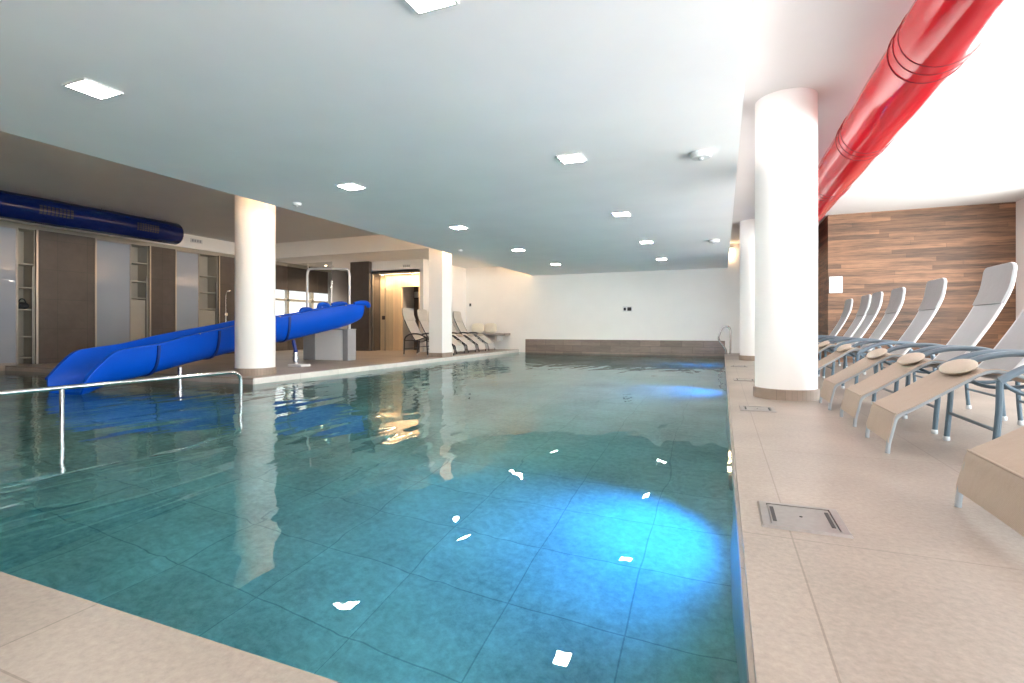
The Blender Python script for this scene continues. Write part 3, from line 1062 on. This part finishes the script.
# ================================================================== POOL RAILS
rail = thing('pool_handrail', 'long low chrome handrail standing in the water before the slide', 'handrail', (0, 0, 0))
hx = -4.95
path = [(hx, -0.4, 0.262), (hx, 3.88, 0.262)] + [tuple(q) for q in spline([(hx, 3.88, 0.262), (hx, 3.98, 0.262), (hx, 4.08, 0.252), (hx, 4.14, 0.21), (hx, 4.155, 0.15)], 4)] + [(hx, 4.155, ZF)]
MB().tube(path[:1] + path[2:], 0.0185, 12).build('rail', M['chrome'], rail)
for y in (2.48, 0.98):
    MB().tube([(hx, y, ZF), (hx, y, 0.255)], 0.0175, 12).build('post', M['chrome'], rail)

lad = thing('grab_rail', 'curved chrome grab rail at the far right corner of the pool', 'grab rail', (0, 0, 0))
for (yo, nm) in ((15.55, 0), (16.05, 1)):
    pth = spline([(0.20, yo, 0.0), (0.20, yo, 0.35), (0.20, yo, 0.66), (0.16, yo, 0.76), (0.08, yo, 0.785), (0.0, yo, 0.73), (-0.06, yo, 0.60), (-0.10, yo, 0.47), (-0.08, yo, 0.38), (0.0, yo, 0.27), (0.085, yo, 0.12), (0.10, yo, 0.0)], 5)
    if nm == 0:
        MB().tube(pth, 0.027, 10).build('rail', M['chrome'], lad)
        MB().lathe([(0.045, 0), (0.045, 0.008), (0.026, 0.014)], 0.20, yo, 16).build('flange', M['chrome'], lad)

# ================================================================== DECK HATCHES
def hatch(x, y, label):
    t = thing('floor_hatch', label, 'floor hatch', (x, y, 0), group='steel hatches along the pool edge')
    hx_, hy_ = 0.148, 0.15
    fr = MB()
    # frame with bevelled outer rim
    o0 = [(-hx_, -hy_), (hx_, -hy_), (hx_, hy_), (-hx_, hy_)]
    o1 = [(-hx_ + 0.006, -hy_ + 0.006), (hx_ - 0.006, -hy_ + 0.006), (hx_ - 0.006, hy_ - 0.006), (-hx_ + 0.006, hy_ - 0.006)]
    i0 = [(-0.115, -0.12), (0.115, -0.12), (0.115, 0.12), (-0.115, 0.12)]
    vs = [(a, b, 0.0) for a, b in o0] + [(a, b, 0.009) for a, b in o1] + [(a, b, 0.009) for a, b in i0] + [(a, b, 0.0) for a, b in i0]
    fs = []
    for q in range(3):
        for k in range(4):
            fs.append((q * 4 + k, q * 4 + (k + 1) % 4, q * 4 + 4 + (k + 1) % 4, q * 4 + 4 + k))
    fr.add(vs, fs).build('frame', M['steel'], t, smooth=False)
    lid = MB().bbox(-0.112, 0.112, -0.117, 0.117, 0.0, 0.007, 0.002).build('lid', M['steel'], t, smooth=False)
    for s in (-1, 1):
        MB().bbox(s * 0.098 - 0.007, s * 0.098 + 0.007, -0.085, 0.085, 0.006, 0.0085, 0.001).build('finger_slot', M['dark'], lid, smooth=False)
    MB().lathe([(0.006, 0.006), (0.006, 0.0082), (0.004, 0.0088)], 0, 0, 12).build('screw', M['dark'], lid)
    return t


hatch(0.285, 2.30, 'steel floor hatch nearest the camera on the pool edge')
hatch(0.295, 5.22, 'steel floor hatch at the foot of the nearest white column')
hatch(0.295, 8.05, 'steel floor hatch between the two white columns, nearer one')
hatch(0.295, 10.85, 'steel floor hatch farthest away, just before the rear column')


# ================================================================== UNDERWATER LAMPS
def pool_lamp(y, label, power):
    t = thing('pool_lamp', label, 'underwater lamp', (PX1 - 0.012, y, -0.62), group='underwater lamps in the right pool wall')
    rows = []
    for (r_, x_) in ((0.105, 0.0), (0.105, -0.016), (0.09, -0.022), (0.08, -0.022), (0.08, -0.012)):
        rows.append([(x_, r_ * math.cos(2 * PI * a / 28), r_ * math.sin(2 * PI * a / 28)) for a in range(28)])
    MB().grid(rows, closed_u=True).build('bezel', M['steel'], t)
    ln = MB()
    rows = []
    for (r_, x_) in ((0.08, -0.010), (0.06, -0.016), (0.03, -0.019), (0.005, -0.020)):
        rows.append([(x_, r_ * math.cos(2 * PI * a / 24), r_ * math.sin(2 * PI * a / 24)) for a in range(24)])
    ln.grid(rows, closed_u=True).build('lens', M['pool_lens'], t)
    l = spot_light('pool_lamp_glow', (PX1 - 0.09, y, -0.66), (PX1 - 0.78, y - 0.35, -1.35), power, (0.0, 0.26, 1.0), math.radians(100), 1.0, 0.07)
    return t


pool_lamp(3.6, 'glowing blue underwater lamp in the pool wall by the nearest hatch', 95)
pool_lamp(8.9, 'blue underwater lamp in the pool wall beyond the nearest column', 85)
pool_lamp(14.1, 'blue underwater lamp in the pool wall near the far grab rail', 85)

# ================================================================== WALL FITTINGS
t = thing('wall_box', 'white square box on the wood plank wall', 'wall box', (2.27, 13.0, 1.675))
MB().bbox(-0.125, 0.125, -0.045, 0.0, -0.18, 0.18, 0.008).build('cover', M['fixture_white'], t, smooth=False)
for dz in (0.06, -0.05):
    MB().box(-0.015, 0.015, -0.049, -0.044, dz - 0.008, dz + 0.008).build('button', M['cap'], t, smooth=False)

t = thing('wall_socket_plate', 'tiny dark double fitting in the middle of the far white wall', 'wall fitting', (-2.77, 16.4, 1.335))
MB().bbox(-0.15, 0.15, -0.02, 0.0, -0.085, 0.085, 0.006).build('plate', M['fixture_white'], t, smooth=False)
MB().bbox(-0.115, -0.045, -0.045, -0.018, -0.05, 0.04, 0.008).build('fitting', M['bag'], t, smooth=False)
MB().bbox(0.0, 0.125, -0.045, -0.018, -0.06, 0.05, 0.008).build('fitting', M['bag'], t, smooth=False)

t = thing('thermostat', 'tiny dark wall control above the far loungers', 'wall control', (-8.3, 16.4, 1.55))
MB().bbox(-0.05, 0.05, -0.02, 0.0, -0.07, 0.07, 0.006).build('cover', M['fixture_white'], t, smooth=False)
MB().box(-0.028, 0.034, -0.024, -0.018, -0.04, 0.05).build('screen', M['bag'], t, smooth=False)

t = thing('wall_lamp', 'small warm glowing wall lamp at the far end beyond the columns', 'wall lamp', (0.22, 16.4, 2.93))
MB().bbox(-0.06, 0.06, -0.06, 0.0, -0.13, 0.13, 0.01).build('shade', M['warm_lamp'], t, smooth=False)
MB().bbox(-0.07, 0.07, -0.07, 0.0, 0.13, 0.16, 0.01).build('cap', M['fixture_white'], t, smooth=False)

# vents
def vent(name, label, loc, rz, w_, h_):
    t = thing(name, label, 'vent', loc, rz)
    MB().bbox(-w_, w_, -0.015, 0, -h_, h_, 0.004).build('frame', M['fixture_white'], t, smooth=False)
    for k in range(4):
        x = -w_ * 0.8 + k * w_ * 0.42
        MB().box(x, x + w_ * 0.3, -0.018, -0.014, -h_ * 0.6, h_ * 0.6).build('slot', M['grey_panel'], t, smooth=False)
    return t


vent('wall_vent', 'small white vent on the fascia beside the end of the blue duct', (LX + 0.02, 9.55, 3.06), PI / 2, 0.17, 0.055)
vent('wall_vent', 'small grey vent above the cream wood room', (-9.08, 13.58, 2.66), 0, 0.15, 0.05)

# ================================================================== CABINETS ALONG THE LEFT WALL
def frosted_panel(y0, y1, label):
    t = thing('frosted_screen', label, 'frosted screen', (LX - 0.06, (y0 + y1) / 2, 0), group='frosted screens along the left wall')
    h = (y1 - y0) / 2
    MB().box(-0.012, 0.012, -h + 0.015, h - 0.015, 0.05, 2.72).build('pane', M['frosted'], t, smooth=False)
    f = MB()
    f.box(-0.02, 0.02, -h, -h + 0.02, 0.0, 2.75).box(-0.02, 0.02, h - 0.02, h, 0.0, 2.75).box(-0.02, 0.02, -h, h, 0, 0.05).box(-0.02, 0.02, -h, h, 2.72, 2.75)
    f.build('frame', M['steel'], t, smooth=False)
    return t


frosted_panel(4.3, 5.80, 'pale blue frosted screen at the left picture edge')
frosted_panel(2.4, 3.6, 'pale frosted screen left of the picture edge')
frosted_panel(7.18, 7.94, 'pale frosted screen above the slide mouth, between two brown piers')
frosted_panel(9.01, 9.67, 'pale frosted screen nearest the platform corner column')


def shelf_unit(y0, y1, shelves, label, open_from=0.0):
    t = thing('shelf_unit', label, 'shelf unit', (LX, (y0 + y1) / 2, 0), group='recessed shelf units along the left wall')
    h = (y1 - y0) / 2 - 0.004
    MB().box(-0.45, -0.43, -h, h, 0, 2.74).build('back_panel', M['niche'], t, smooth=False)
    for s in (-1, 1):
        MB().box(-0.43, -0.05, s * h, s * (h - 0.02), 0, 2.74).build('side_panel', M['niche'], t, smooth=False)
    for z in shelves:
        MB().box(-0.43, -0.08, -h + 0.02, h - 0.02, z, z + 0.025).build('shelf', M['niche'], t, smooth=False)
    if open_from > 0:
        MB().box(-0.12, -0.10, -h + 0.02, h - 0.02, 0.03, open_from).build('door', M['niche'], t, smooth=False)
    MB().box(-0.09, -0.05, h - 0.05, h - 0.02, 0.0, 2.0).build('upright', M['steel'], t, smooth=False)
    return t


shelf_unit(5.80, 6.10, (0.12, 0.55, 1.10, 1.55, 2.03), 'narrow shelf unit left of the widest brown pier, holding a dark bag')
shelf_unit(7.94, 8.36, (1.45, 1.85, 2.3), 'narrow shelf unit between the frosted screen and middle brown pier', 1.42)
shelf_unit(9.67, 10.24, (1.25, 1.7, 2.15), 'narrow shelf unit beside the platform corner column', 1.22)
bagm = MB()
bagm.ellipsoid((0, 0, 0.07), (0.10, 0.11, 0.075), 16, 10)
bagm.tube(spline([(0.0, -0.06, 0.13), (0.0, -0.03, 0.2), (0, 0.03, 0.2), (0, 0.06, 0.13)], 4), 0.012, 8)
bg_ = bagm.build('bag', M['bag'])
bg_.location = (LX - 0.2, 5.95, 1.125)
tag(bg_, 'small dark bag on a shelf by the widest brown pier', 'bag')

# shower riser on the last pier
t = thing('wall_shower', 'slim chrome shower on the brown pier by the corner column', 'shower', (LX, 10.42, 0))
MB().tube([(0.04, 0, 0.9), (0.04, 0, 1.65), (0.06, 0, 1.75), (0.12, 0, 1.78)], 0.016, 10).build('riser', M['chrome'], t)
MB().lathe([(0.02, 1.80), (0.06, 1.785), (0.06, 1.77)], 0.14, 0, 18).build('shower_head', M['chrome'], t)
MB().bbox(0.0, 0.07, -0.05, 0.05, 1.08, 1.16, 0.01).build('valve', M['chrome'], t, smooth=False)

# ================================================================== GLASS SHOWER ROOM BEHIND THE SLIDE
struct(MB().box(LX - 0.5, -11.1, 15.6, 15.75, 0, 2.9).build('wall_shower_back', M['brown_tile'], smooth=False))
struct(MB().box(LX - 0.46, LX - 0.2, 11.62, 15.6, 0, 0.90).box(LX - 0.46, LX - 0.2, 11.62, 15.6, 1.98, 2.86).build('wall_shower_side', M['brown_tile'], smooth=False))
lit = struct(MB().box(LX - 0.44, LX - 0.38, 11.62, 15.6, 0.90, 1.98).build('window_3', emis('bright_window_pane', (0.90, 0.95, 1.0), 0.6), smooth=False), 'bright window band at the back of the glass room')
fr = MB()
for (y, w_) in ((11.7, 0.08), (12.15, 0.14), (12.95, 0.05), (14.05, 0.05)):
    fr.box(LX - 0.36, LX - 0.24, y - w_, y + w_, 0.90, 1.98)
fr.box(LX - 0.36, LX - 0.24, 11.62, 15.6, 1.62, 1.70)
fr.build('window_frame', M['niche'], lit, smooth=False)
struct(MB().box(LX - 0.2, LX - 0.02, 14.75, 15.6, 0, 2.86).build('wall_shower_panel', M['grey_panel'], smooth=False))
struct(MB().box(-11.15, -10.42, 13.45, 15.7, 0, 2.86).build('wall_pier', M['brown_tile'], smooth=False), 'dark brown tiled pier left of the cream wood room')
gs = thing('glass_screen', 'clear glass shower screen with steel clamps behind the slide hoop', 'glass screen', (0, 0, 0))
for (x0, x1) in ((-12.95, -12.1), (-12.08, -11.15)):
    MB().box(x0, x1, 12.6, 12.612, 0.02, 2.78).build('pane', M['glass_dark'], gs, smooth=False)
for (x, z) in ((-12.09, 2.62), (-11.17, 2.62), (-12.09, 0.3)):
    MB().bbox(x - 0.05, x + 0.05, 12.57, 12.64, z - 0.05, z + 0.05, 0.008).build('clamp', M['chrome'], gs, smooth=False)
MB().tube([(-12.09, 12.58, 0.0), (-12.09, 12.58, 2.8)], 0.016, 8).build('post', M['chrome'], gs)
t = thing('overhead_shower', 'chrome overhead shower inside the glass room', 'shower', (-12.5, 15.3, 0))
MB().tube([(0, 0.3, 2.46), (0, 0.15, 2.46), (0, 0, 2.46), (0, 0, 2.4)], 0.015, 10).build('riser', M['chrome'], t)
MB().lathe([(0.03, 2.40), (0.13, 2.385), (0.13, 2.37)], 0, 0, 20).build('shower_head', M['chrome'], t)

for (x, y, lab) in ((-12.3, 13.6, 'added warm fill spotlight in the glass shower room, nearer the left wall'), (-11.6, 14.2, 'added warm fill spotlight in the glass shower room, nearer the brown pier')):
    t = thing('ceiling_spotlight', lab, 'spotlight', (x, y, 2.86))  # unseen spots added to brighten the dark room
    MB().lathe([(0.06, 0), (0.06, -0.03), (0.05, -0.04)], n=18).build('housing', M['fixture_white'], t)
    MB().lathe([(0.045, -0.04), (0.035, -0.046), (0.01, -0.048)], n=16).build('lens', M['warm_lamp'], t)
    spot_light('shower_fill_spot', (x, y, 2.78), (x, y + 0.1, 0), 110, (1.0, 0.82, 0.62), math.radians(150), 1.0, 0.05)

# ================================================================== CREAM WOOD ROOM (door, recess)
x0, x1, YD = -10.42, -8.6, 13.6
struct(MB().box(x0, x1, YD, YD + 0.2, 2.50, 2.86).build('wall_header', M['wall'], smooth=False))
RXa, RXb = -9.61, -8.95
cw = MB()
cw.box(x0, RXa, YD + 0.45, YD + 0.55, 0, 2.5).box(RXb, x1, YD + 0.45, YD + 0.55, 0, 2.5).box(RXa, RXb, YD + 0.45, YD + 0.55, 2.06, 2.5)
struct(cw.build('wall_cream', M['cream_wood'], smooth=False), 'cream wood board wall behind glass')
struct(MB().box(x0, x1, YD, YD + 1.4, 2.5, 2.56).build('ceiling_room', M['wall'], smooth=False))
struct(MB().box(RXa - 0.1, RXb + 0.1, YD + 1.2, YD + 1.3, 0, 2.5).build('wall_recess', M['brown_tile'], smooth=False))
struct(MB().box(RXa - 0.1, RXa, YD + 0.55, YD + 1.2, 0, 2.5).box(RXb, RXb + 0.1, YD + 0.55, YD + 1.2, 0, 2.5).build('wall_recess_side', M['grey_panel'], smooth=False))
MBd = MB()
MBd.box(x0, x0 + 0.04, YD - 0.02, YD + 0.03, 0, 2.5).box(x0, x1, YD - 0.02, YD + 0.03, 2.46, 2.5).box(x0 + 0.50, x0 + 0.515, YD - 0.005, YD + 0.012, 0, 2.46)
d = struct(MBd.build('door_1', M['steel'], smooth=False), 'glass front of the cream wood room')
MB().box(x0 + 0.04, x0 + 0.50, YD, YD + 0.01, 0.02, 2.46).box(x0 + 0.515, RXa, YD, YD + 0.01, 0.02, 2.46).build('pane', M['glass'], d, smooth=False)
MB().bbox(x0 + 0.42, x0 + 0.52, YD - 0.05, YD + 0.0, 1.0, 1.12, 0.01).build('door_handle', M['bag'], d, smooth=False)
t = thing('dark_picture', 'dark framed picture inside the recess of the cream wood room', 'picture', (-9.42, YD + 1.2, 1.85))
MB().bbox(-0.2, 0.2, -0.03, 0, -0.13, 0.13, 0.006).build('frame', M['bag'], t, smooth=False)
MB().box(-0.17, 0.17, -0.034, -0.028, -0.10, 0.10).build('sheet', M['grey_panel'], t, smooth=False)
for (x, y, lab) in ((-10.2, YD + 0.25, 'small warm spotlight above the glass door of the cream wood room'), (-9.05, YD + 0.25, 'small warm spotlight above the recess of the cream wood room'),
                    (-8.62, YD + 0.25, 'small warm spotlight at the column end of the cream wood room')):
    t = thing('ceiling_spotlight', lab, 'spotlight', (x, y, 2.5))
    MB().lathe([(0.05, 0), (0.05, -0.04), (0.04, -0.05)], n=18).build('housing', M['fixture_white'], t)
    MB().lathe([(0.036, -0.05), (0.03, -0.056), (0.01, -0.058)], n=16).build('lens', M['warm_lamp'], t)
    spot_light('room_spot', (x, y, 2.42), (x, y + 0.1, 0), 12, (1.0, 0.70, 0.42), math.radians(150), 1.0, 0.04)

t = thing('room_fill_strip', 'slim warm fill strip added along the top of the cream wood room', 'fill lamp', (-9.5, YD + 0.28, 2.5))  # unseen strip added to light the room evenly
MB().bbox(-0.85, 0.85, -0.04, 0.04, -0.03, 0.0, 0.005).build('housing', M['fixture_white'], t, smooth=False)
MB().box(-0.82, 0.82, -0.03, 0.03, -0.034, -0.029).build('diffuser', emis('warm_fill_diffuser', (1.0, 0.74, 0.48), 3.0), t, smooth=False)
area_light('room_fill_glow', (-9.5, YD + 0.28, 2.45), (0, 0, 0), 1.6, 0.08, 9, (1.0, 0.70, 0.42))
# bench and cushions along the far white wall
t = thing('wall_bench', 'long grey bench board along the far white wall behind the loungers', 'bench', (0, 0, 0))
MB().bbox(-8.45, -6.75, 15.92, 16.4, 0.48, 0.56, 0.01).build('seat_board', M['bench'], t, smooth=False)
for x in (-8.1, -7.1):
    MB().box(x - 0.03, x + 0.03, 16.0, 16.4, 0.30, 0.48).build('bracket', M['fixture_white'], t, smooth=False)
for k, (x, lab) in enumerate(((-7.95, 'cream cushion on the grey bench, nearer the square column'), (-7.45, 'cream cushion on the grey bench, nearer the pool'))):
    c = MB()
    c.ellipsoid((0, 0, 0.17), (0.24, 0.075, 0.17), 20, 12)
    c.v = [(math.copysign(abs(p[0] / 0.24) ** 0.6, p[0]) * 0.24, p[1] + (p[2] - 0.17) * 0.18, 0.17 + math.copysign(abs((p[2] - 0.17) / 0.17) ** 0.6, p[2] - 0.17) * 0.17) for p in c.v]
    o = c.build('cushion', M['towel'], angle=80)
    o.location = (x, 16.27, 0.56)
    tag(o, lab, 'cushion', 'cream cushions on the grey bench')
